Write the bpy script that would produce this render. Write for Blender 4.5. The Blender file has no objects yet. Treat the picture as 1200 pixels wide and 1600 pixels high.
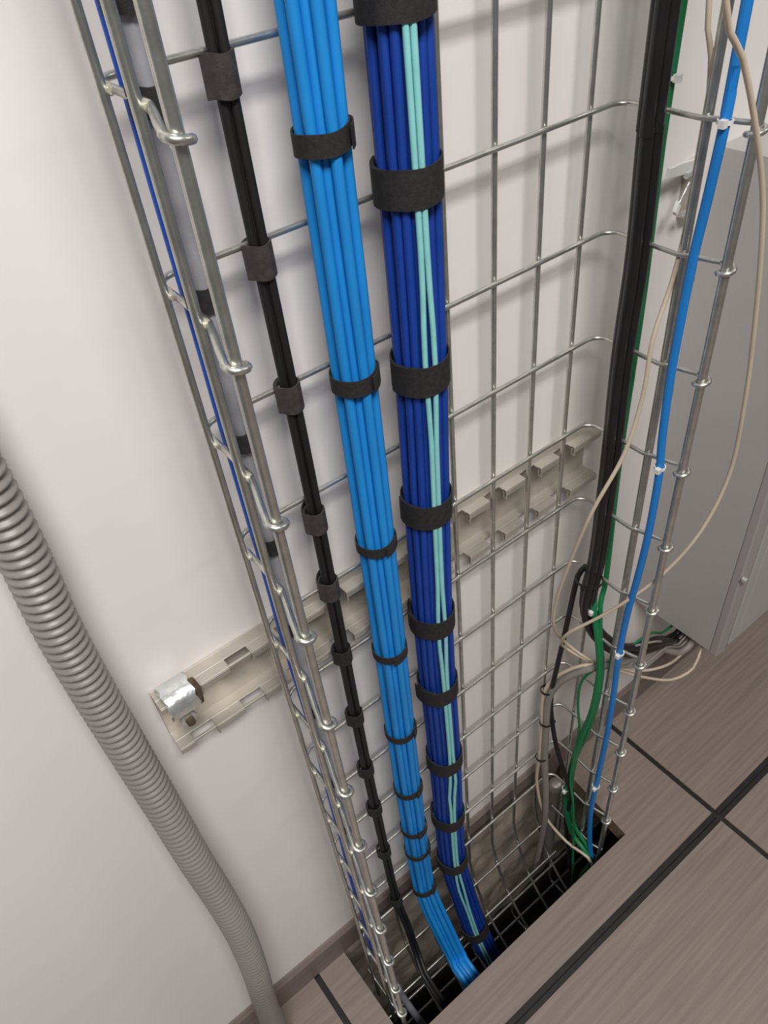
import bpy, bmesh, math, random
from mathutils import Vector, Matrix, noise
random.seed(7)
C = bpy.context.scene.collection
scene = bpy.context.scene

# ------------------------------------------------------------------ camera
F_PX = 1208.37
ZF = 1.16                                    # floor is z = 0
CAM = Vector((-0.1224, -0.2968, 0.0825 + ZF))
ROT = Matrix(((0.7856, 0.4688, -0.4038), (-0.6118, 0.4915, -0.6198), (-0.0921, 0.7340, 0.6729)))
ROT = ROT.to_quaternion().normalized().to_matrix()
cd = bpy.data.cameras.new('camera'); cam = bpy.data.objects.new('camera', cd); C.objects.link(cam)
cd.sensor_fit = 'VERTICAL'; cd.sensor_height = 32.0; cd.lens = 32.0 * F_PX / 1600.0
cd.clip_start = 0.01; cd.clip_end = 50
cam.matrix_world = Matrix.Translation(CAM) @ ROT.to_4x4()
scene.camera = cam

# ------------------------------------------------------------------ world, lights, exposure
w = bpy.data.worlds.new('room_light'); scene.world = w; w.use_nodes = True
w.node_tree.nodes['Background'].inputs[0].default_value = (1.0, 0.975, 0.96, 1)
w.node_tree.nodes['Background'].inputs[1].default_value = 0.105

def area(name, loc, size, power, col, aim):
    l = bpy.data.lights.new(name, 'AREA'); l.shape = 'RECTANGLE'; l.size, l.size_y = size
    l.energy = power; l.color = col
    o = bpy.data.objects.new(name, l); C.objects.link(o); o.location = loc
    o.rotation_euler = (Vector(aim) - Vector(loc)).to_track_quat('-Z', 'Y').to_euler()
    return o
area('ceiling_panel_lamp', (-0.28, -0.93, 2.30), (0.9, 0.42), 46, (1.0, 0.97, 0.94), (-0.28, -0.93, 0))
area('ceiling_panel_lamp', (2.0, -0.93, 2.30), (0.9, 0.42), 11, (1.0, 0.97, 0.94), (2.0, -0.93, 0))

vs = scene.view_settings
vs.view_transform = 'Standard'; vs.look = 'None'; vs.exposure = 0.0; vs.gamma = 1.0; vs.use_curve_mapping = False

# ------------------------------------------------------------------ helpers
def ray(u, v): return ROT @ Vector(((u - 600) / F_PX, -(v - 800) / F_PX, -1.0))
def onY(u, v, Y): r = ray(u, v); return CAM + r * ((Y - CAM.y) / r.y)
def onX(u, v, X): r = ray(u, v); return CAM + r * ((X - CAM.x) / r.x)
def onZ(u, v, Z): r = ray(u, v); return CAM + r * ((Z - CAM.z) / r.z)

MATS = {}
def mat(name, col, rough=0.5, metal=0.0, nscale=0, namount=0.0, bump=0.0, bscale=200, stretch=(1, 1, 1), spec=0.5, coat=0.0):
    """principled material; object-space noise varies the colour and the fine relief"""
    m = bpy.data.materials.new(name); m.use_nodes = True
    nt = m.node_tree; b = nt.nodes['Principled BSDF']
    b.inputs['Base Color'].default_value = (*col, 1); b.inputs['Roughness'].default_value = rough
    b.inputs['Metallic'].default_value = metal; b.inputs['Specular IOR Level'].default_value = spec
    b.inputs['Coat Weight'].default_value = coat
    tc = nt.nodes.new('ShaderNodeTexCoord'); mp = nt.nodes.new('ShaderNodeMapping')
    mp.inputs['Scale'].default_value = stretch
    nt.links.new(tc.outputs['Object'], mp.inputs['Vector'])
    if nscale:
        n = nt.nodes.new('ShaderNodeTexNoise'); n.inputs['Scale'].default_value = nscale
        n.inputs['Detail'].default_value = 5
        nt.links.new(mp.outputs[0], n.inputs['Vector'])
        r = nt.nodes.new('ShaderNodeValToRGB')
        r.color_ramp.elements[0].position = 0.3; r.color_ramp.elements[1].position = 0.7
        r.color_ramp.elements[0].color = (*[c * (1 - namount) for c in col], 1)
        r.color_ramp.elements[1].color = (*[min(1, c * (1 + namount)) for c in col], 1)
        nt.links.new(n.outputs['Fac'], r.inputs[0]); nt.links.new(r.outputs[0], b.inputs['Base Color'])
    if bump:
        n2 = nt.nodes.new('ShaderNodeTexNoise'); n2.inputs['Scale'].default_value = bscale
        nt.links.new(mp.outputs[0], n2.inputs['Vector'])
        bp = nt.nodes.new('ShaderNodeBump'); bp.inputs['Strength'].default_value = bump; bp.inputs['Distance'].default_value = 0.002
        nt.links.new(n2.outputs['Fac'], bp.inputs['Height']); nt.links.new(bp.outputs[0], b.inputs['Normal'])
    MATS[name] = m
    return m
mat('wall_paint', (0.82, 0.785, 0.765), 0.55, nscale=3, namount=0.02, bump=0.12, bscale=25)
mat('floor_laminate', (0.235, 0.190, 0.163), 0.45, nscale=6, namount=0.15, bump=0.06, bscale=30, stretch=(1.0, 26, 26))
mat('chipboard', (0.20, 0.14, 0.09), 0.9, nscale=150, namount=0.4, bump=0.5, bscale=250)
mat('joint_black', (0.012, 0.011, 0.011), 0.6, nscale=60, namount=0.4)
mat('rubble_concrete', (0.36, 0.30, 0.25), 0.95, nscale=14, namount=0.45, bump=0.8, bscale=40)
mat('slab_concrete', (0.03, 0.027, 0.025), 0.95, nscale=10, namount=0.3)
mat('galvanized', (0.62, 0.62, 0.58), 0.32, 0.92, nscale=90, namount=0.12, bump=0.08, bscale=400)
mat('weld_zinc', (0.66, 0.64, 0.52), 0.45, 0.5, nscale=200, namount=0.2)
mat('rail_steel', (0.50, 0.465, 0.41), 0.40, 0.5, nscale=35, namount=0.1, bump=0.05, bscale=300)
mat('bright_zinc', (0.72, 0.74, 0.74), 0.28, 0.8, nscale=120, namount=0.15, bump=0.35, bscale=160)
mat('rusty_bolt', (0.13, 0.095, 0.06), 0.6, 0.5, nscale=200, namount=0.4)
mat('light_blue_jacket', (0.010, 0.245, 0.66), 0.5, nscale=20, namount=0.07)
mat('dark_blue_jacket', (0.006, 0.045, 0.30), 0.5, nscale=20, namount=0.12)
mat('aqua_jacket', (0.26, 0.62, 0.62), 0.45, nscale=90, namount=0.06)
mat('black_jacket', (0.010, 0.009, 0.009), 0.55, nscale=50, namount=0.2)
mat('thick_black_jacket', (0.011, 0.010, 0.010), 0.38, nscale=50, namount=0.2)
mat('strap_fabric', (0.017, 0.015, 0.015), 0.75, nscale=300, namount=0.3, bump=0.12, bscale=900)
mat('strap_worn', (0.045, 0.038, 0.036), 0.6, nscale=200, namount=0.3, bump=0.12, bscale=900)
mat('green_jacket', (0.008, 0.17, 0.062), 0.42, nscale=30, namount=0.08)
mat('beige_jacket', (0.56, 0.47, 0.36), 0.5, nscale=30, namount=0.06)
mat('grey_jacket', (0.25, 0.225, 0.21), 0.5, nscale=30, namount=0.06)
mat('pale_grey_jacket', (0.30, 0.30, 0.33), 0.5, nscale=60, namount=0.18)
mat('patch_blue_jacket', (0.012, 0.19, 0.56), 0.4, nscale=20, namount=0.05)
mat('royal_blue_jacket', (0.020, 0.095, 0.52), 0.45, nscale=20, namount=0.06)
mat('white_tie', (0.72, 0.72, 0.70), 0.4)
mat('conduit_plastic', (0.225, 0.207, 0.193), 0.40, nscale=15, namount=0.04)
mat('cabinet_paint', (0.42, 0.405, 0.395), 0.42, nscale=5, namount=0.03, bump=0.08, bscale=500)
mat('cabinet_edge', (0.36, 0.33, 0.33), 0.4)
mat('dark_gap', (0.02, 0.02, 0.02), 0.8)
mat('baseboard_laminate', (0.185, 0.145, 0.132), 0.5, nscale=6, namount=0.12, stretch=(1, 8, 8))

class MB:
    def __init__(s): s.v = []; s.f = []; s.mi = []; s.slots = []
    def slot(s, m):
        if m not in s.slots: s.slots.append(m)
        return s.slots.index(m)
    def add(s, vs_, fs, m=None):
        o = len(s.v); s.v += [tuple(p) for p in vs_]
        k = s.slot(m) if m else 0
        for f in fs: s.f.append([i + o for i in f]); s.mi.append(k)
    def box(s, a, b, m=None):
        x0, y0, z0 = a; x1, y1, z1 = b
        s.add([(x0,y0,z0),(x1,y0,z0),(x1,y1,z0),(x0,y1,z0),(x0,y0,z1),(x1,y0,z1),(x1,y1,z1),(x0,y1,z1)],
              [(0,3,2,1),(4,5,6,7),(0,1,5,4),(1,2,6,5),(2,3,7,6),(3,0,4,7)], m)
    def tube(s, pts, r, n=10, m=None, closed=False, rz=None):
        pts = [Vector(p) for p in pts]; N = len(pts)
        rad = r if callable(r) else (lambda i: r)
        tang = []
        for i in range(N):
            a = pts[(i - 1) % N] if (closed or i > 0) else pts[i]
            b = pts[(i + 1) % N] if (closed or i < N - 1) else pts[i]
            t = b - a
            tang.append(t.normalized() if t.length > 1e-9 else Vector((0, 0, 1)))
        ref = Vector((1, 0, 0)) if abs(tang[0].x) < 0.9 else Vector((0, 1, 0))
        nrm = (ref - tang[0] * ref.dot(tang[0])).normalized()
        V = []
        for i in range(N):
            nrm = (nrm - tang[i] * nrm.dot(tang[i])).normalized(); bn = tang[i].cross(nrm); R = rad(i)
            for k in range(n):
                a = 2 * math.pi * k / n
                V.append(pts[i] + (nrm * math.cos(a) + bn * math.sin(a)) * R)
        Fc = []
        for i in range(N if closed else N - 1):
            j = (i + 1) % N
            for k in range(n):
                l = (k + 1) % n
                Fc.append((i*n+k, i*n+l, j*n+l, j*n+k))
        if not closed:
            Fc.append(tuple(range(n))[::-1]); Fc.append(tuple((N-1)*n+k for k in range(n)))
        s.add(V, Fc, m)
    def build(s, name, material=None, parent=None, smooth=True, bevel=0, loc=None):
        me = bpy.data.meshes.new(name); 
        L = Vector(loc) if loc is not None else Vector((0, 0, 0))
        me.from_pydata([tuple(Vector(p) - L) for p in s.v], [], s.f)
        if s.slots:
            for m in s.slots: me.materials.append(MATS[m])
            me.polygons.foreach_set('material_index', s.mi)
        else: me.materials.append(MATS[material])
        bm = bmesh.new(); bm.from_mesh(me); bmesh.ops.recalc_face_normals(bm, faces=bm.faces); bm.to_mesh(me); bm.free()
        if smooth:
            me.polygons.foreach_set('use_smooth', [True] * len(me.polygons))
            me.set_sharp_from_angle(angle=math.radians(50))
        me.update()
        o = bpy.data.objects.new(name, me); C.objects.link(o); o.location = L
        if parent: o.parent = parent
        if bevel:
            b = o.modifiers.new('bevel', 'BEVEL'); b.width = bevel; b.segments = 2; b.limit_method = 'ANGLE'
        return o
def tag(o, label, cat, group=None):
    o['label'] = label; o['category'] = cat
    if group: o['group'] = group
    return o
def structure(o, label=None):
    o['kind'] = 'structure'
    if label: o['label'] = label
    return o
def thing(name, label, cat, group=None, loc=(0, 0, 0)):
    o = bpy.data.objects.new(name, None); o.empty_display_size = 0.02; C.objects.link(o); o.location = loc
    return tag(o, label, cat, group)
def spline(P, step=0.012):
    """Catmull-Rom through the points, resampled about every step metres"""
    P = [Vector(p) for p in P]
    Q = [P[0] * 2 - P[1]] + P + [P[-1] * 2 - P[-2]]
    out = []
    for i in range(1, len(Q) - 2):
        a, b, c, d = Q[i-1:i+3]
        n = max(2, int((c - b).length / step))
        for k in range(n):
            t = k / n; t2 = t*t; t3 = t2*t
            out.append(0.5 * ((2*b) + (c-a)*t + (2*a-5*b+4*c-d)*t2 + (3*b-a-3*c+d)*t3))
    out.append(P[-1]); return out
ORD = ['topmost', 'second', 'third', 'fourth', 'fifth', 'sixth', 'seventh', 'eighth', 'ninth', 'tenth', 'eleventh', 'twelfth']
def ordinal(i): return ORD[i] if i == 0 else ORD[i] + ' from the top'

# ------------------------------------------------------------------ setting
WALL = 0.136
m = MB(); m.box((-1.6, WALL, -0.02), (2.2, WALL + 0.12, 2.7)); structure(m.build('wall_back', 'wall_paint', smooth=False), 'white painted wall behind the cable tray')

# rough concrete below the floor panels, behind the hole
m = MB(); nx, nz = 120, 34
V = []
for j in range(nz + 1):
    for i in range(nx + 1):
        x = -0.8 + 2.0 * i / nx; z = -0.46 + 0.45 * j / nz
        d = noise.fractal(Vector((x * 13, 0.3, z * 13)), 1.0, 2.0, 4) * 0.016
        V.append((x, WALL + 0.006 - max(-0.02, d) * 0.8, z))
Fq = [(j*(nx+1)+i, j*(nx+1)+i+1, (j+1)*(nx+1)+i+1, (j+1)*(nx+1)+i) for j in range(nz) for i in range(nx)]
m.add(V, Fq); structure(m.build('wall_below_floor', 'rubble_concrete', smooth=True), 'rough brown concrete wall below the floor panels')
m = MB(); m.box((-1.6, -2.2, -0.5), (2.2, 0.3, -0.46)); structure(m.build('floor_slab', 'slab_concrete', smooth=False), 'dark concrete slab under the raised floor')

# baseboard, with the chamfered top edge of a laminate skirting
m = MB(); T = 0.0075; H = 0.062
prof = [(WALL, 0), (WALL - T, 0), (WALL - T, H - 0.006), (WALL - 0.003, H), (WALL, H)]
xs = [-1.6, 2.2]
V = [(x, y, z + 0.0005) for x in xs for y, z in prof]; n = len(prof)
m.add(V, [(k, (k+1) % n, n + (k+1) % n, n + k) for k in range(n)] + [tuple(range(n)), tuple(range(2*n-1, n-1, -1))])
structure(m.build('baseboard_back', 'baseboard_laminate', smooth=False), 'taupe laminate baseboard along the white wall')

# raised-floor tiles
floor = bpy.data.objects.new('floor', None); C.objects.link(floor); structure(floor, 'raised floor of taupe wood-look tiles with black joints')
TH = 0.034; YB = WALL - T
def tile(poly, mtop='floor_laminate'):
    n = len(poly); m = MB()
    cx = sum(p[0] for p in poly) / n; cy = sum(p[1] for p in poly) / n
    m.slot('floor_laminate'); m.slot('chipboard')
    V = [(x, y, 0) for x, y in poly] + [(x, y, -TH) for x, y in poly]
    m.add(V, [tuple(range(n))], 'floor_laminate')
    o = len(m.v)
    m.add(V, [tuple(range(2*n-1, n-1, -1))] + [(k, (k+1) % n, n + (k+1) % n, n + k) for k in range(n)], 'chipboard')
    b = m.build('floor_tile', None, floor, smooth=False, loc=(cx, cy, 0))
    return b
J = [-0.6745, -0.0615, 0.5725, 1.2, 1.83]; gx = 0.0045; YJ = -0.0945; gy = 0.0085
HX0, HX1, HY = -0.012, 0.443, -0.0205          # the hole cut for the tray
for i in range(4):
    x0, x1 = J[i] + gx, J[i+1] - gx
    if i == 1:
        tile([(x0, YB), (x0, YJ + gy), (x1, YJ + gy), (x1, YB), (HX1 + 0.006, YB), (HX1 - 0.006, HY), (HX0, HY), (HX0, YB)])
    else:
        tile([(x0, YB), (x0, YJ + gy), (x1, YJ + gy), (x1, YB)])
    for r in range(3):
        y1 = YJ - gy - r * 0.62; tile([(x0, y1), (x0, y1 - 0.61), (x1, y1 - 0.61), (x1, y1)])
for x in J:
    m = MB(); m.box((x - gx, -1.95, -TH), (x + gx, YB, -0.0035)); m.build('joint_strip', 'joint_black', floor, smooth=False)
for r in range(3):
    y = YJ - r * 0.62; m = MB()
    for i in range(4):
        m.box((J[i] + gx, y - gy, -TH), (J[i+1] - gx, y - gy * 0.1, -0.003)); m.box((J[i] + gx, y + gy * 0.1, -TH), (J[i+1] - gx, y + gy, -0.0025))
        m.box((J[i] + gx, y - gy * 0.1, -TH), (J[i+1] - gx, y + gy * 0.1, -0.006))
    m.build('joint_strip', 'joint_black', floor, smooth=False)

# ------------------------------------------------------------------ wire mesh cable tray
W = 0.407; D = 0.110; SX = 0.0491; X0 = 0.3723; RC = 0.0021; RL = 0.0024; RS = 0.0032; RSR = 0.0039
tray = thing('wire_mesh_cable_tray', 'tall galvanized wire mesh cable tray fixed upright to the white wall', 'cable tray', loc=(0.2, 0.06, 0))
def tw(m, name, material='galvanized'):
    o = m.build(name, material, None); o.parent = tray; o.matrix_parent_inverse = tray.matrix_basis.inverted() if False else Matrix.Translation((-0.2, -0.06, 0)); return o
XLB = 0.006; XLM = 0.004                         # the left flank leans out a little towards its front edge
def u_wire(z, drop=0.0, yb=D, front=True):
    rb = 0.013; P = []
    def eye(x, s, rs):
        rr = rs + RC; L = []
        for k in range(14):
            a = math.radians(-42 + k * 25)       # outer flank, round the front, back inside
            L.append(Vector((x - s * rr * math.cos(a), -rr * math.sin(a), z - 0.0005 * k)))
        return L
    left = eye(0.0, 1.0, RS)[::-1] if front else []
    right = eye(W, -1.0, RSR) if front else []
    xi, xo = XLB + RC, W - RC * 1.0
    # on the flanks the cross wire runs on the inner side of the long wires
    P += left
    if front:
        P += [Vector((-0.0005, 0.0145, z)), Vector((0.0045, 0.0285, z))]
        P += [Vector((RS + RC + XLM, 0.043, z)), Vector((RL + RC + XLB, 0.075, z))]
    c = Vector((RL + RC + XLB + rb, yb - rb, z))
    for k in range(1, 8):
        a = math.radians(180 - k * 90 / 7); P.append(c + Vector((math.cos(a) * rb, math.sin(a) * rb, 0)))
    c = Vector((W - RL - RC - rb, yb - rb, z))
    for k in range(0, 8):
        a = math.radians(90 - k * 90 / 7); P.append(c + Vector((math.cos(a) * rb, math.sin(a) * rb, 0)))
    if front:
        P += [Vector((W - RL - RC, 0.075, z)), Vector((W - RSR - RC, 0.040, z)), Vector((W - 0.0015, 0.0250, z)), Vector((W + 0.0015, 0.0130, z))]
    P += right
    m = MB(); m.tube(P, RC, 8); return m
ZT = 2.05                                        # the tray runs on upwards out of the frame
cross = {}
rows = [ZF + 0.1 * k for k in range(8, -12, -1)]
for z in rows: cross[z] = tw(u_wire(z), 'cross_wire')
# below the floor the back of the tray sweeps forward under the panels
SW = [(D, -0.02), (0.098, -0.075), (0.070, -0.145), (0.015, -0.205), (-0.07, -0.25), (-0.2, -0.28)]
for y, z in SW[1:]:
    m = MB(); m.tube([(0.02, y, z), (0.2, y, z), (W - 0.02, y, z)], RC, 8); tw(m, 'cross_wire')
z12 = ZF - 1.2
for x, s in ((0.0, 1), (W, -1)):
    m = MB(); m.tube([(x + s * 0.006, 0.10, z12), (x + s * 0.006, 0.012, z12), (x, -0.004, z12)], RC, 8); tw(m, 'cross_wire')
yl = D + RC + RL
for j in range(0, 7):                            # long wires of the back, behind the cross wires
    x = X0 - SX * j; m = MB()
    m.tube([(x, yl, ZT)] + [(x, yl, ZT - 0.1 * k) for k in range(1, 21)] + spline([(x, y + RC + RL * 0.7, z - RC) for y, z in SW], 0.02), RL, 8); tw(m, 'long_wire')
for (x, y, r) in ((XLB - 0.0, 0.0851, RL), (XLM, 0.0430, RS * 0.9), (0, 0, RS), (W, 0.0851, RL), (W, 0.0380, RSR), (W, 0, RSR)):
    m = MB(); m.tube([(x, y, ZT - k * (ZT + 0.12) / 20) for k in range(21)], r, 12); tw(m, 'long_wire')
# yellowish weld spots where wires cross on the near flank
for z in rows:
    for (x, y, r) in ((XLB + RL, 0.0851, 0.0030), (XLM + RS * 0.9, 0.0430, 0.0032)):
        m = MB()
        m.tube([(x + 0.0004, y - 0.0035, z), (x + 0.0006, y - 0.0015, z), (x + 0.0006, y + 0.0015, z), (x + 0.0004, y + 0.0035, z)], lambda i: r * (0.62 if i in (0, 3) else 0.92), 8)
        o = m.build('weld_spot', 'weld_zinc'); o.parent = cross[z]; o.matrix_parent_inverse = Matrix.Translation((-0.2, -0.06, 0)) @ Matrix.Translation((0.2, 0.06, 0))

# a second, horizontal mesh tray lying under the floor panels
ut = thing('underfloor_cable_tray', 'horizontal wire mesh tray glimpsed under the floor in the hole', 'cable tray', loc=(0.2, -0.1, -0.31))
for k, y in enumerate((0.185, 0.172, 0.120, 0.070, 0.020, -0.03, -0.08)):
    m = MB(); m.tube([(-0.5, y, 0.002 + (0.055 if k == 0 else 0)), (0.0, y, 0.002 + (0.055 if k == 0 else 0)), (0.6, y, 0.002 + (0.055 if k == 0 else 0))], 0.0024, 8); m.build('long_wire', 'galvanized', ut)
for k in range(9):
    x = -0.4 + 0.1 * k; m = MB(); m.tube([(x, 0.187, 0.060), (x, 0.187, 0.008), (x, 0.180, -0.002), (x, 0.0, -0.002), (x, -0.2, -0.002)], 0.0022, 8); m.build('cross_wire', 'galvanized', ut)

# ------------------------------------------------------------------ notched wall rail carrying the tray
RX0, RX1 = -0.088, 0.432; RZ1 = ZF - 0.428; RZ0 = ZF - 0.489; RY = 0.1135; t = 0.0016; LIP = 0.008
rail = thing('wall_rail', 'horizontal notched steel channel rail bolted to the wall behind the tray', 'rail', loc=(RX0, WALL, RZ0))
def rp(m, name, material='rail_steel', parent=None, bevel=0.0004):
    o = m.build(name, material, None, smooth=False); o.parent = rail; o.matrix_parent_inverse = Matrix.Translation((-RX0, -WALL, -RZ0)); 
    if bevel:
        b = o.modifiers.new('bevel', 'BEVEL'); b.width = bevel; b.segments = 1
    return o
m = MB(); m.box((RX0, WALL - t - 0.0003, RZ0), (RX1, WALL - 0.0003, RZ1)); rp(m, 'back_web')
notch = sorted([X0 - SX * j for j in range(-1, 10)]); NW = 0.0105
def flange(zf, down):
    """a flange with rectangular notches open to the front, and the folded lip between them"""
    m = MB(); nd = 0.010
    m.box((RX0, RY + nd, zf - t), (RX1, WALL - t, zf))
    xs = [RX0]
    for x in notch:
        a, b = x + 0.006 - NW, x + 0.006 + NW
        if a > RX0 + 0.004 and b < RX1 - 0.004: xs += [a, b]
    xs.append(RX1)
    for k in range(0, len(xs), 2):
        m.box((xs[k], RY, zf - t), (xs[k+1], RY + nd, zf))
        m.box((xs[k], RY, zf - LIP), (xs[k+1], RY + t, zf - t * 0.99))
        if k:   # the little hook at the notch side
            m.box((xs[k], RY - 0.001, zf - LIP - 0.003), (xs[k] + 0.0018, RY + 0.004, zf + 0.0006))
    for k in range(1, len(xs) - 1, 2):           # beside the tray the slots keep a thin front bar
        if xs[k+1] < 0.012: m.box((xs[k], RY, zf - t * 1.6), (xs[k+1], RY + 0.0024, zf))
    return m
rp(flange(RZ1, True), 'upper_flange', bevel=0.0003); rp(flange(RZ0 + t, True), 'lower_flange', bevel=0.0003)

# bright saddle clamp and dark bolt at the rail's left end
clamp = thing('saddle_clamp', 'bright zinc saddle clamp with dark bolt on the left rail end', 'clamp', loc=(-0.07, 0.115, RZ1))
def cp(m, name, material, smooth=True):
    o = m.build(name, material, None, smooth=smooth); o.parent = clamp; o.matrix_parent_inverse = Matrix.Translation((0.07, -0.115, -RZ1)); return o
m = MB(); V = []; cx0, cx1 = -0.0835, -0.0595; cyc, czc = 0.1145, RZ1 + 0.0005; n = 14
for x in (cx0, cx1):
    for rr in (0.0165, 0.0130):
        for k in range(n + 1):
            a = math.radians(-20 + 215 * k / n); V.append((x + 0.001 * math.sin(k * 2.1), cyc + rr * 0.98 * math.cos(a), czc + rr * math.sin(a)))
q = n + 1; Fq = []
for k in range(n):
    Fq += [(k, k+1, 2*q+k+1, 2*q+k), (q+k, 3*q+k, 3*q+k+1, q+k+1), (k, q+k, q+k+1, k+1), (2*q+k, 2*q+k+1, 3*q+k+1, 3*q+k)]
Fq += [(0, 2*q, 3*q, q), (n, q+n, 3*q+n, 2*q+n)]
m.add(V, Fq); cp(m, 'saddle', 'bright_zinc')
m = MB(); m.tube([(-0.072, 0.109, RZ1 - 0.019), (-0.072, 0.1045, RZ1 - 0.019)], 0.0075, 6); cp(m, 'nut', 'bright_zinc', False)
m = MB(); m.tube([(-0.072, 0.132, RZ1 - 0.019), (-0.072, 0.100, RZ1 - 0.019)], 0.0036, 10); cp(m, 'bolt', 'rusty_bolt')
m = MB(); m.tube([(-0.0585, 0.112, RZ1 + 0.014), (-0.0565, 0.108, RZ1 + 0.004), (-0.0585, 0.106, RZ1 - 0.008)], 0.0036, 8); cp(m, 'spring_clip', 'rusty_bolt')

# ------------------------------------------------------------------ bundles of data cables in the tray
def hexpack(n, r, ax=1.0, ay=1.0):
    L = []
    for i in range(-6, 7):
        for j in range(-6, 7):
            x = (i + 0.5 * (j % 2)) * 2 * r; y = j * r * 1.732
            L.append(((x / ax) ** 2 + (y / ay) ** 2, x, y))
    L.sort(); L = L[:n]
    mx = sum(l[1] for l in L) / n; my = sum(l[2] for l in L) / n
    return [(l[1] - mx, l[2] - my) for l in L]
def bundle(name, path, offs, r, material, label, group, twist=0.9, wob=0.0006, cat='cable', seed=0, n=8):
    ctr = spline(path, 0.018)
    objs = []
    for k, (ox, oy) in enumerate(offs):
        P = []
        for i, c in enumerate(ctr):
            s = c.z
            a = math.sin(s * 2.3 + seed) * 0.16 * twist
            px = ox * math.cos(a) - oy * math.sin(a); py = ox * math.sin(a) + oy * math.cos(a)
            wx = wob * noise.noise(Vector((s * 9, k * 3.7, seed))); wy = wob * noise.noise(Vector((s * 9, k * 3.7 + 50, seed)))
            T_ = (ctr[min(i+1, len(ctr)-1)] - ctr[max(i-1, 0)]).normalized()
            side = Vector((1, 0, 0)); side = (side - T_ * side.dot(T_)).normalized(); dep = T_.cross(side)
            if dep.y < 0: dep = -dep
            P.append(c + side * (px + wx) + dep * (py + wy))
        m = MB(); m.tube(P, r, n); o = m.build(name, material)
        tag(o, label, cat, group); objs.append(o)
    return objs
XB, XLBL, XDB = X0 - 6 * SX - 0.003, 0.1205, 0.1730
YLB, YDB, YBK = 0.0945, 0.0900, 0.1030
lb_path = [(XLBL + 0.005, YLB, ZT), (XLBL + 0.004, YLB, 1.5), (XLBL + 0.002, YLB, 1.1), (XLBL + 0.001, YLB, 0.9), (XLBL - 0.001, YLB, 0.65), (XLBL - 0.003, YLB, 0.4), (XLBL - 0.003, YLB - 0.002, 0.15),
           onY(668, 1400, 0.082), onY(688, 1445, 0.062), onY(713, 1495, 0.035), onY(735, 1530, 0.0), (0.16, -0.12, -0.25), (0.18, -0.35, -0.27)]
offs = hexpack(12, 0.00350)
bundle('network_cable', lb_path, offs, 0.00365, 'light_blue_jacket', 'light blue data cable in the strapped light blue bundle', 'light blue bundle cables', seed=1)
db_path = [(XDB + 0.004, YDB, ZT), (XDB + 0.004, YDB, 1.5), (XDB + 0.005, YDB, 1.16), (XDB + 0.004, YDB, 0.95), (XDB - 0.001, YDB, 0.75), (XDB - 0.003, YDB, 0.6), (XDB - 0.001, YDB, 0.4), (XDB - 0.002, YDB, 0.2),
           (XDB - 0.001, YDB - 0.004, 0.09), onY(728, 1410, 0.075), onY(745, 1455, 0.058), onY(768, 1500, 0.035), onY(790, 1540, 0.0), (0.23, -0.12, -0.25), (0.25, -0.35, -0.27)]
offs = hexpack(26, 0.0031, 1.08, 1.0)
bundle('network_cable', db_path, offs, 0.00315, 'dark_blue_jacket', 'dark blue data cable in the thick strapped dark blue bundle', 'dark blue bundle cables', seed=4)
# two aqua fibres lying on the front of the dark blue bundle
def aqua(dx, ph, lab):
    path = []; ctr = spline(db_path, 0.03)
    for i, c in enumerate(ctr):                  # on the side of the bundle that faces the room, lateral shift dx
        T_ = (ctr[min(i+1, len(ctr)-1)] - ctr[max(i-1, 0)]).normalized()
        side = Vector((1, 0, 0)); side = (side - T_ * side.dot(T_)).normalized(); dep = T_.cross(side)
        if dep.y < 0: dep = -dep
        g = 1.0 + 0.75 * max(0.0, math.sin(c.z * 21 + ph)) ** 2
        th_ = math.radians(-18) + 5 * math.sin(c.z * 3.0) * 0.02 + dx * g / 0.0195
        if c.z < 0.35: th_ -= 0.12
        path.append(c + side * math.sin(th_) * 0.0193 - dep * math.cos(th_) * 0.0193)
    m = MB(); m.tube(path, 0.0021, 8); tag(m.build('fibre_cable', 'aqua_jacket'), lab, 'cable', 'aqua fibre cables')
aqua(-0.0022, 0.4, 'left of the two aqua fibre cables lying on the dark blue bundle')
aqua(0.0022, 0.4, 'right of the two aqua fibre cables lying on the dark blue bundle')
# pair of black cables
bk_path = [(XB + 0.002, YBK, ZT), (XB + 0.001, YBK, 1.3), (XB, YBK, 1.1), (XB + 0.001, YBK, 0.9), (XB, YBK, 0.7), (XB - 0.001, YBK, 0.5), (XB, YBK, 0.3), (XB + 0.001, YBK - 0.002, 0.12),
           onY(638, 1450, 0.085), onY(652, 1490, 0.070), onY(680, 1550, 0.02), (0.1, -0.12, -0.26)]
BK = [(-0.0029, 0.0006), (0.0029, -0.0006)]
for k, lab in enumerate(('left cable of the slim black pair strapped beside the light blue bundle', 'right cable of the slim black pair strapped beside the light blue bundle')):
    bundle('black_cable', bk_path, [BK[k]], 0.0031, 'black_jacket', lab, 'slim black cable pair', seed=2, wob=0.0)

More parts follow.
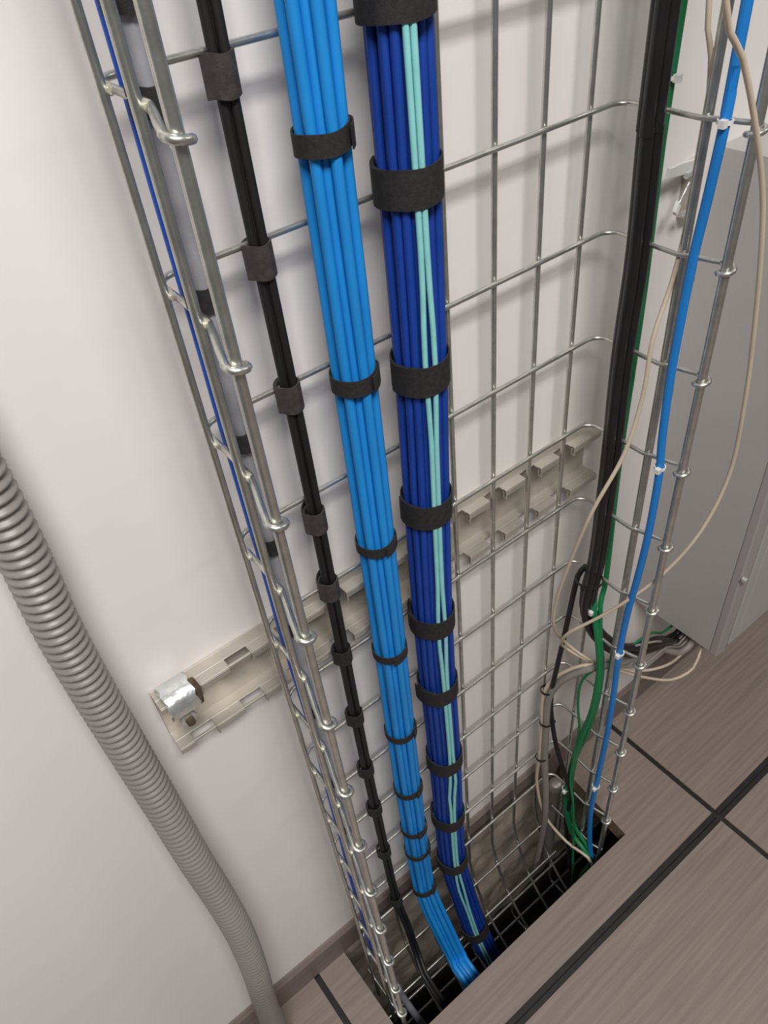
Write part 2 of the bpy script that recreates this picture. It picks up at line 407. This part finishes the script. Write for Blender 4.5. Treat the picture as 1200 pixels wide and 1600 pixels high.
# ------------------------------------------------------------------ hook-and-loop straps
def strap(c, axis, rx, ry, h, material, label, group, tail=1.0, start=2.2, flare=0.0, tilt=0.0, ex_=2.1):
    axis = Vector(axis).normalized(); side = Vector((1, 0, 0)); side = (side - axis * side.dot(axis)).normalized(); dep = axis.cross(side)
    if dep.y > 0: dep = -dep
    N = 44; th = 0.0011; V = []
    tot = 2 * math.pi + tail
    for i in range(N + 1):
        f = i / N; a = start + tot * f
        over = max(0.0, f * tot - 2 * math.pi) / max(tail, 1e-6)
        ex = 0.0013 * min(1.0, max(0.0, (f * tot - 2 * math.pi + 0.5) / 0.5)) + flare * over ** 2
        ca, sa = math.cos(a), math.sin(a)
        pr = (abs(ca) ** ex_ + abs(sa) ** ex_) ** (-1 / ex_)
        for rr in (0, th):
            p = Vector(c) + side * (ca * pr * (rx + ex + rr)) + dep * (sa * pr * (ry + ex + rr))
            zt = tilt * ca * rx + 0.0006 * math.sin(3 * a)
            V += [p + axis * (h / 2 + zt), p + axis * (-h / 2 + zt)]
    Fq = []
    for i in range(N):
        b = 4 * i; n_ = b + 4
        Fq += [(b, b+1, n_+1, n_), (b+2, n_+2, n_+3, b+3), (b, n_, n_+2, b+2), (b+1, b+3, n_+3, n_+1)]
    Fq += [(0, 2, 3, 1), (4*N, 4*N+1, 4*N+3, 4*N+2)]
    m = MB(); m.add(V, Fq); return tag(m.build('cable_strap', material, loc=c), label, 'strap', group)
def ring_on(path, z):
    ctr = spline(path, 0.006)
    i = min(range(len(ctr)), key=lambda k: abs(ctr[k].z - z))
    return ctr[i], (ctr[max(i-1, 0)] - ctr[min(i+1, len(ctr)-1)]).normalized()
def zpix(u, v, Y): return onY(u, v, Y).z
DBS = [(625, -12), (650, 305), (670, 597), (672, 815), (681, 990), (694, 1095), (702, 1205), (705, 1300), (712, 1362), (738, 1440)]
for i, (u, v) in enumerate(DBS):
    c, ax = ring_on(db_path, zpix(u, v, 0.069)); 
    strap(c, ax, 0.0202, 0.0208, 0.024, 'strap_fabric', 'wide black strap round the dark blue bundle, %s' % ordinal(i), 'straps on the dark blue bundle', tail=1.2, start=2.6 + 0.5 * math.sin(i * 2.0), flare=0.002 if i in (4, 5) else 0.0, tilt=0.06)
LBS = [(517, 228), (567, 608), (598, 865), (617, 1027), (631, 1155), (643, 1245), (652, 1305), (657, 1340), (666, 1393)]
for i, (u, v) in enumerate(LBS):
    c, ax = ring_on(lb_path, zpix(u, v, 0.080))
    strap(c, ax, 0.0158, 0.0155, 0.0125 if i < 2 else 0.0095, 'strap_fabric', 'narrow black strap round the light blue bundle, %s' % ordinal(i), 'straps on the light blue bundle', tail=0.9, start=0.2 + 0.3 * i % 1.0, flare=0.0015, tilt=0.08)
BKS = [(357, 122), (416, 413), (461, 630), (500, 820), (523, 930), (541, 1033), (562, 1128), (577, 1208), (590, 1270), (604, 1340), (622, 1410)]
for i, (u, v) in enumerate(BKS):
    c, ax = ring_on(bk_path, zpix(u, v, 0.097))
    strap(c + Vector((0, 0.0016, 0)), ax, 0.0074, 0.0068, 0.021 if i < 5 else 0.018, 'strap_worn' if i < 5 else 'strap_fabric', 'small dark strap round the slim black cable pair, %s' % ordinal(i), 'straps on the slim black pair', tail=1.6, start=3.4, flare=0.006 if i in (3, 4) else 0.0005)

# ------------------------------------------------------------------ cables along the left flank
gp = [(0.0165, 0.062, ZT), (0.0165, 0.061, 1.3)] + [(0.0165, 0.060 + 0.002 * math.sin(k), 1.1 - 0.15 * k) for k in range(7)] + [(0.02, 0.06, 0.05), (0.03, 0.05, -0.1), (0.05, 0.0, -0.25)]
bundle('flank_cable', gp, [(0, 0)], 0.0056, 'pale_grey_jacket', 'pale grey cable running down inside the left flank of the tray', None, seed=8, wob=0.001)
for o in list(C.objects):
    if o.name.startswith('flank_cable') and 'group' in o: del o['group']
bp = [(0.0195, 0.0925, ZT), (0.0195, 0.0925, 1.3), (0.0195, 0.0925, 1.0), (0.0195, 0.093, 0.75), (0.0190, 0.0865, 0.6), (0.0190, 0.092, 0.4), (0.0190, 0.096, 0.2), (0.0195, 0.094, 0.05), (0.03, 0.07, -0.12), (0.05, 0.02, -0.25)]
bundle('flank_cable', bp, [(0, 0.0004)], 0.0028, 'royal_blue_jacket', 'royal blue cable running down inside the left flank of the tray', None, seed=9, wob=0.001)
for i, (u, v) in enumerate([(228, -4), (232, 155), (320, 465), (383, 690), (424, 850), (465, 985), (487, 1100), (505, 1195), (520, 1262), (545, 1385)]):
    p = onX(u, v, 0.0165); c = Vector((0.0165, 0.0605, p.z))
    strap(c, (0, 0, 1), 0.0068, 0.0070, 0.013, 'strap_fabric', 'black strap on the left flank cables, %s' % ordinal(i), 'straps on the left flank cables', tail=0.8, start=3.6, flare=0.001)

# ------------------------------------------------------------------ cables on the right flank
def cable(name, pts, r, material, label, cat='cable', group=None, n=10, step=0.012):
    m = MB(); m.tube(spline(pts, step), r, n); return tag(m.build(name, material), label, cat, group)
# three heavy black cables, turning out under the grey cabinet
YK = 0.0700
hb = [onY(1036, 0, YK) + Vector((0.002, 0, 0.8)), onY(1036, 0, YK), onY(1012, 200, YK), onY(991, 400, YK), onY(968, 560, YK), onY(945, 760, YK), onY(928, 880, YK - 0.002),
      onX(914, 950, 0.386), onX(927, 990, 0.400), onX(957, 1015, 0.43), onX(990, 1020, 0.470), onX(1030, 1008, 0.530), (0.578, 0.055, 0.296), (0.610, 0.050, 0.312), (0.628, 0.050, 0.37)]
HB = [((-0.0012, -0.0012), 'left'), ((0.0086, -0.0018), 'right'), ((0.0043, 0.0070), 'rear')]
for off, wd in HB:
    bundle('heavy_black_cable', hb, [off], 0.0051, 'thick_black_jacket', '%s of three heavy black cables in the tray\'s right corner' % wd, 'heavy black cables', seed=3, twist=0.6, n=12)
gc = [onX(1073, -10, 0.4195) + Vector((0, 0, 0.8)), onX(1066, 0, 0.4195), onX(1047, 100, 0.4195), onX(1029, 240, 0.4195), onX(1014, 360, 0.4195), onX(1000, 470, 0.4195), onX(984, 600, 0.4195), onX(966, 700, 0.4195), onX(954, 800, 0.4195),
      onX(943, 850, 0.414), onX(932, 900, 0.402), onX(928, 950, 0.394), onX(934, 1000, 0.392), onX(936, 1050, 0.392), onX(925, 1110, 0.390), onX(903, 1165, 0.388), onX(890, 1210, 0.388), onX(884, 1250, 0.388), onX(893, 1300, 0.388), onX(922, 1345, 0.388), (0.39, 0.0, -0.2), (0.39, -0.2, -0.28)]
cable('earth_cable', gc, 0.0040, 'green_jacket', 'thicker green earth cable beside the heavy black cables')
gc2 = [onX(950, 880, 0.4195), onX(944, 920, 0.4120), onX(938, 945, 0.402), onX(938, 1000, 0.3985), onX(941, 1040, 0.3985), onX(935, 1090, 0.397), onX(920, 1140, 0.395), onX(900, 1185, 0.394), onX(892, 1240, 0.394), onX(898, 1290, 0.394), onX(925, 1340, 0.394), (0.395, 0.0, -0.2)]
cable('earth_cable', [onX(1070, -10, 0.4250) + Vector((0, 0, 0.8)), onX(1058, 60, 0.4250), onX(1035, 220, 0.4250), onX(1004, 470, 0.4250), onX(968, 720, 0.4250)] + gc2, 0.0032, 'green_jacket', 'second green earth cable winding round the thicker green one')
cable('earth_cable', [(0.628, 0.070, 0.37), (0.612, 0.070, 0.315), (0.583, 0.073, 0.302), onX(1015, 990, 0.515), onX(975, 1018, 0.45), onX(940, 1040, 0.405), onX(910, 1062, 0.392), onX(903, 1100, 0.388), onX(905, 1140, 0.388), onX(897, 1180, 0.384), onX(891, 1220, 0.382), onX(896, 1270, 0.380), (0.38, 0.02, -0.2)], 0.0019, 'green_jacket', 'thin green wire looping in from under the grey cabinet')
# single light blue patch cable tied to the right flank
XP = 0.3945
pc = [onX(1172, -10, XP) + Vector((0, 0, 0.8))] + [onX(u, v, XP) for u, v in [(1168, 0), (1150, 100), (1133, 190), (1108, 300), (1084, 400), (1064, 500), (1046, 600), (1034, 690), (1030, 740), (1014, 830), (997, 900), (980, 960), (966, 1030), (958, 1090), (948, 1150), (933, 1220), (923, 1270), (922, 1320), (928, 1360)]] + [(0.395, -0.02, -0.2), (0.395, -0.2, -0.27)]
cable('patch_cable', pc, 0.0039, 'patch_blue_jacket', 'single light blue patch cable tied along the right flank of the tray')
def ziptie(c, axis, r, material, label, group, w_=0.0028, head=True, hd=(-1, -0.4, 0)):
    axis = Vector(axis).normalized(); a0 = Vector((1, 0, 0)); a0 = (a0 - axis * a0.dot(axis)).normalized(); b0 = axis.cross(a0)
    m = MB(); V = []; N = 24
    for k in range(N):
        a = 2 * math.pi * k / N
        for rr, h in ((r, w_/2), (r + 0.0012, w_/2), (r + 0.0012, -w_/2), (r, -w_/2)):
            V.append(Vector(c) + (a0 * math.cos(a) + b0 * math.sin(a)) * rr + axis * h)
    Fq = []
    for k in range(N):
        for e in range(4): Fq.append((4*k+e, 4*k+(e+1) % 4, 4*((k+1) % N)+(e+1) % 4, 4*((k+1) % N)+e))
    m.add(V, Fq)
    if head:
        h = Vector(hd); h = (h - axis * h.dot(axis)).normalized(); q = Vector(c) + h * (r + 0.0022)
        m.box(q - Vector((0.0024, 0.0024, 0.0026)), q + Vector((0.0024, 0.0024, 0.0026)))
    return tag(m.build('zip_tie', material, loc=c), label, 'zip tie', group)
for i, (u, v) in enumerate([(1133, 190), (1031, 730), (968, 1020), (931, 1228)]):
    ziptie(onX(u, v, XP), (0.05, 0, 1), 0.0044, 'white_tie', 'white zip tie on the single light blue patch cable, %s' % ordinal(i), 'white zip ties on the patch cable')
ziptie(onX(1046, 120, 0.417), (0, 0, 1), 0.0048, 'white_tie', 'white zip tie high on the green earth cables', 'white zip ties on the green cables', hd=(0, -1, 0))
ziptie(onX(926, 952, 0.394), (0, 0, 1), 0.0046, 'white_tie', 'white zip tie on the green cables above the cable bend', 'white zip ties on the green cables')
ziptie(onX(884, 1232, 0.388), (0, 0, 1), 0.0046, 'white_tie', 'white zip tie on the green cables just above the floor', 'white zip ties on the green cables')

# beige wires
be1 = [onY(1108, 0, 0.045) + Vector((0.0, 0, 0.6)), onY(1108, 0, 0.045) + Vector((0.0, 0, 0.1)), onY(1108, 0, 0.045), onY(1111, 90, 0.043), onY(1104, 180, 0.042), onY(1088, 270, 0.040), onY(1073, 350, 0.040), onY(1050, 440, 0.040), onY(1020, 530, 0.040), onY(1004, 620, 0.040), onY(975, 710, 0.042), onY(925, 800, 0.050), onY(890, 880, 0.066),
       onY(869, 940, 0.080), onY(866, 980, 0.084), onX(885, 1005, 0.380), onX(920, 1030, 0.396), onX(960, 1046, 0.43), onX(1005, 1058, 0.48), onX(1050, 1062, 0.53), onX(1083, 1044, 0.572), (0.600, 0.020, 0.298), (0.612, 0.022, 0.33), (0.618, 0.024, 0.38)]
cable('beige_wire', be1, 0.0020, 'beige_jacket', 'beige wire running straight down past the heavy black cables')
be2 = [onY(1134, 0, -0.02) + Vector((-0.03, 0.0, 0.6)), onY(1134, 0, -0.02) + Vector((-0.018, 0.0, 0.1)), onY(1134, 0, -0.02), onY(1160, 90, -0.02), onY(1178, 180, -0.022), onY(1191, 290, -0.024), onY(1190, 380, -0.025), onY(1180, 500, -0.025), onY(1165, 620, -0.025), onY(1140, 740, -0.022), onY(1095, 830, -0.015), onY(1040, 893, 0.000), onY(985, 935, 0.020), onY(935, 965, 0.045), onY(890, 988, 0.068), onY(877, 1004, 0.082),
       onX(885, 1013, 0.382), onX(915, 1030, 0.394), onX(950, 1040, 0.43), onX(1000, 1048, 0.48), onX(1040, 1040, 0.53), (0.580, 0.036, 0.288), (0.606, 0.034, 0.312), (0.620, 0.034, 0.37)]
cable('beige_wire', be2, 0.0020, 'beige_jacket', 'beige wire bowing out in a wide loop in front of the grey cabinet')
be3 = [onX(1000, 1052, 0.48), onX(955, 1040, 0.425), onX(925, 1038, 0.398), onX(895, 1044, 0.384), onX(866, 1060, 0.370), onX(849, 1085, 0.362), onX(846, 1130, 0.362), onX(843, 1180, 0.362), onX(839, 1225, 0.362), onX(852, 1275, 0.366), onX(885, 1315, 0.376), onX(925, 1350, 0.385), (0.385, -0.01, -0.2)]
cable('beige_wire', be3, 0.0024, 'beige_jacket', 'beige wire curving down from the cable bend into the floor hole')
gy3 = [(0.622, 0.033, 0.37), (0.608, 0.034, 0.315), (0.580, 0.038, 0.290), onX(1020, 1012, 0.525), onX(975, 1035, 0.455), onX(940, 1040, 0.405), onX(905, 1050, 0.388), onX(874, 1066, 0.374), onX(857, 1092, 0.367), onX(853, 1140, 0.366), onX(851, 1190, 0.366), onX(853, 1240, 0.366), onX(850, 1290, 0.362), (0.36, 0.09, -0.2)]
cable('grey_cable', gy3, 0.0052, 'grey_jacket', 'grey cable bent sideways and down below the heavy black cables')
tb = [onY(915, 885, 0.082), onY(903, 900, 0.090), onY(890, 955, 0.094), onY(878, 1010, 0.094), onY(866, 1060, 0.092), onX(862, 1085, 0.374), onX(861, 1110, 0.374), onX(868, 1160, 0.374), onX(881, 1205, 0.378), onX(893, 1245, 0.386), (0.39, 0.06, -0.02), (0.39, 0.03, -0.2)]
cable('thin_black_cable', tb, 0.0034, 'black_jacket', 'thin black cable slanting down into the floor hole at the right')
wc = [(0.622, 0.045, 0.37), (0.608, 0.046, 0.318), (0.583, 0.046, 0.300), onX(1040, 1003, 0.54), onX(1020, 1003, 0.50), onX(985, 1012, 0.46), onX(955, 1030, 0.42), onX(930, 1037, 0.40)]
cable('white_wire', wc, 0.0016, 'grey_jacket', 'pale grey wire curving under the grey cabinet, upper one')
wc = [(0.640, 0.040, 0.37), (0.618, 0.042, 0.312), (0.590, 0.045, 0.290), onX(1040, 1012, 0.54), onX(1008, 1036, 0.49), onX(970, 1042, 0.44), onX(935, 1042, 0.40)]
cable('white_wire', wc, 0.0019, 'grey_jacket', 'pale grey wire curving under the grey cabinet, lower one')
for u, v, X, lab in [(855, 1078, 0.368, 'black zip tie at the elbow of the grey cable'), (853, 1128, 0.366, 'black zip tie on the grey cable below its elbow'), (846, 1182, 0.364, 'black zip tie on the grey cable near the baseboard')]:
    ziptie(onX(u, v, X), (0.1, 0.1, 1), 0.0082, 'black_jacket', lab, 'black zip ties on the grey cable', hd=(0.8, -0.6, 0))
c0 = onX(916, 897, 0.388); ziptie(onY(921, 905, 0.068), (0.05, 0, 1), 0.0142, 'black_jacket', 'black zip tie binding the heavy black cables above their bend', 'black zip ties on the right', hd=(-1, -0.3, 0))
ziptie(onX(888, 1238, 0.388), (0, 0, 1), 0.0064, 'black_jacket', 'black zip tie on the green cables at the floor hole', 'black zip ties on the right', hd=(1, -0.3, 0))

# capped pipe end standing in the hole
ps = onY(868, 1225, 0.116)
st = thing('conduit_stub', 'dull grey capped pipe stub rising in the floor hole', 'pipe', loc=(ps.x, ps.y, -0.3))
m = MB(); m.tube([(0, 0, 0), (0, 0, 0.29 + ps.z)], 0.0095, 16); m.build('pipe', 'grey_jacket', st)
m = MB(); m.tube([(0, 0, 0.287 + ps.z), (0, 0, 0.303 + ps.z), (0, 0, 0.306 + ps.z)], lambda i: (0.0118, 0.0118, 0.0085)[i], 16); m.build('cap', 'rail_steel', st)

# ------------------------------------------------------------------ corrugated conduit on the left
cpth = spline([(-0.116, 0.114, 1.55), (-0.116, 0.114, 1.1), (-0.1165, 0.113, 0.95), onY(100, 1000, 0.112), onY(200, 1170, 0.110), onY(252, 1255, 0.107), onY(303, 1340, 0.103), onY(345, 1405, 0.098), onY(376, 1460, 0.094), onY(398, 1515, 0.092), onY(412, 1560, 0.090), onY(428, 1600, 0.088), (-0.145, 0.085, -0.04)], 0.0009)
m = MB(); L = 0.0; rl = []
for i, p in enumerate(cpth):
    if i: L += (p - cpth[i-1]).length
    amp = 0.0014 * max(0.0, min(1.0, (p.z - 0.16) / 0.16))
    rl.append(0.0142 + amp * math.sin(2 * math.pi * L / 0.0076) + 0.0010 * max(0.0, min(1.0, (0.30 - p.z) / 0.2)))
m.tube(cpth, lambda i: rl[i], 20)
tag(m.build('corrugated_conduit', 'conduit_plastic'), 'grey corrugated flexible conduit running down the wall left of the tray', 'conduit')

# ------------------------------------------------------------------ grey wall cabinet on the right
CX, CY0, CZ0, CZ1 = 0.590, 0.004, ZF - 0.842, ZF - 0.187
cab = thing('wall_cabinet', 'grey painted metal cabinet hung on the wall right of the tray', 'cabinet', loc=(CX, WALL, CZ0))
def kp(m, name, material, bevel=0.0015):
    o = m.build(name, material, None, smooth=False); o.parent = cab; o.matrix_parent_inverse = Matrix.Translation((-CX, -WALL, -CZ0))
    if bevel: b = o.modifiers.new('bevel', 'BEVEL'); b.width = bevel; b.segments = 2
    return o
m = MB(); t2 = 0.002; CX1 = CX + 0.5
m.box((CX, CY0, CZ0), (CX + t2, WALL - 0.0005, CZ1)); m.box((CX1 - t2, CY0, CZ0), (CX1, WALL - 0.0005, CZ1))
m.box((CX + t2, CY0, CZ1 - t2), (CX1 - t2, WALL - 0.0005, CZ1)); m.box((CX + t2, WALL - 0.003, CZ0), (CX1 - t2, WALL - 0.0005, CZ1 - t2))
m.box((CX + t2, CY0 + 0.090, CZ0), (CX1 - t2, WALL - 0.003, CZ0 + t2))
kp(m, 'body', 'cabinet_paint', 0)
m = MB(); m.box((CX - 0.001, CY0 - 0.012, CZ0 - 0.004), (CX + 0.022, CY0, CZ1 + 0.002)); kp(m, 'front_frame', 'cabinet_edge', 0.002)
m = MB(); m.box((CX + 0.0245, CY0 - 0.013, CZ0 + 0.004), (CX + 0.0420, CY0 - 0.001, CZ1 - 0.002)); kp(m, 'door_frame', 'cabinet_paint', 0.0015)
m = MB(); m.box((CX + 0.0438, CY0 - 0.013, CZ0 + 0.004), (CX1, CY0 - 0.001, CZ1 - 0.002)); door = kp(m, 'door', 'cabinet_paint', 0.0015)
lk = onY(1160, 905, CY0 - 0.013); m = MB(); m.tube([(lk.x, CY0 - 0.013, lk.z), (lk.x, CY0 - 0.019, lk.z)], 0.0045, 14); kp(m, 'lock', 'bright_zinc', 0)

# silver toggle clip standing off the cabinet's edge
p0 = onY(1072, 295, 0.122)
clip = thing('toggle_clip', 'small silver toggle clip on the wall beside the grey cabinet', 'clip', loc=p0)
def tp(m, name, material):
    o = m.build(name, material, None); o.parent = clip; o.matrix_parent_inverse = Matrix.Translation(-p0); return o
def strip(a, b, wid, th_, up=Vector((0, 0, 1))):
    a, b = Vector(a), Vector(b); d = (b - a).normalized(); n_ = Vector((0, -1, 0)); s_ = d.cross(n_).normalized()
    m = MB(); V = []
    for k, (p, f) in enumerate(((a, 0.7), (a.lerp(b, 0.35), 1.0), (b, 1.0))):
        for sg, tg in ((-1, -1), (1, -1), (1, 1), (-1, 1)): V.append(p + s_ * sg * wid * f / 2 + n_ * tg * th_ / 2)
    m.add(V, [(0, 1, 2, 3), (11, 10, 9, 8)] + [(4*k+e, 4*k+(e+1) % 4, 4*k+4+(e+1) % 4, 4*k+4+e) for k in range(2) for e in range(4)]); return m
tp(strip(onY(1044, 270, 0.112), onY(1092, 255, 0.124), 0.010, 0.004), 'upper_wing', 'white_tie')
tp(strip(onY(1054, 334, 0.112), onY(1060, 318, 0.116), 0.006, 0.004), 'lower_wing', 'white_tie')
m = MB(); m.tube([onY(1059, 322, 0.115), onY(1077, 285, 0.118)], 0.0011, 8); tp(m, 'rod', 'bright_zinc')
for (u, v, nm) in ((1075, 273, 'upper_pin'), (1070, 332, 'lower_pin')):
    c = onY(u, v, 0.118); m = MB(); m.tube([c + Vector((-0.004, -0.001, 0)), c + Vector((0.006, 0.001, 0))], 0.0028, 12); tp(m, nm, 'bright_zinc')
c = onY(1082, 300, 0.124); m = MB(); m.box((c.x - 0.002, WALL - 0.012, c.z - 0.026), (c.x + 0.012, WALL - 0.0005, c.z + 0.026)); tp(m, 'base_plate', 'rail_steel')
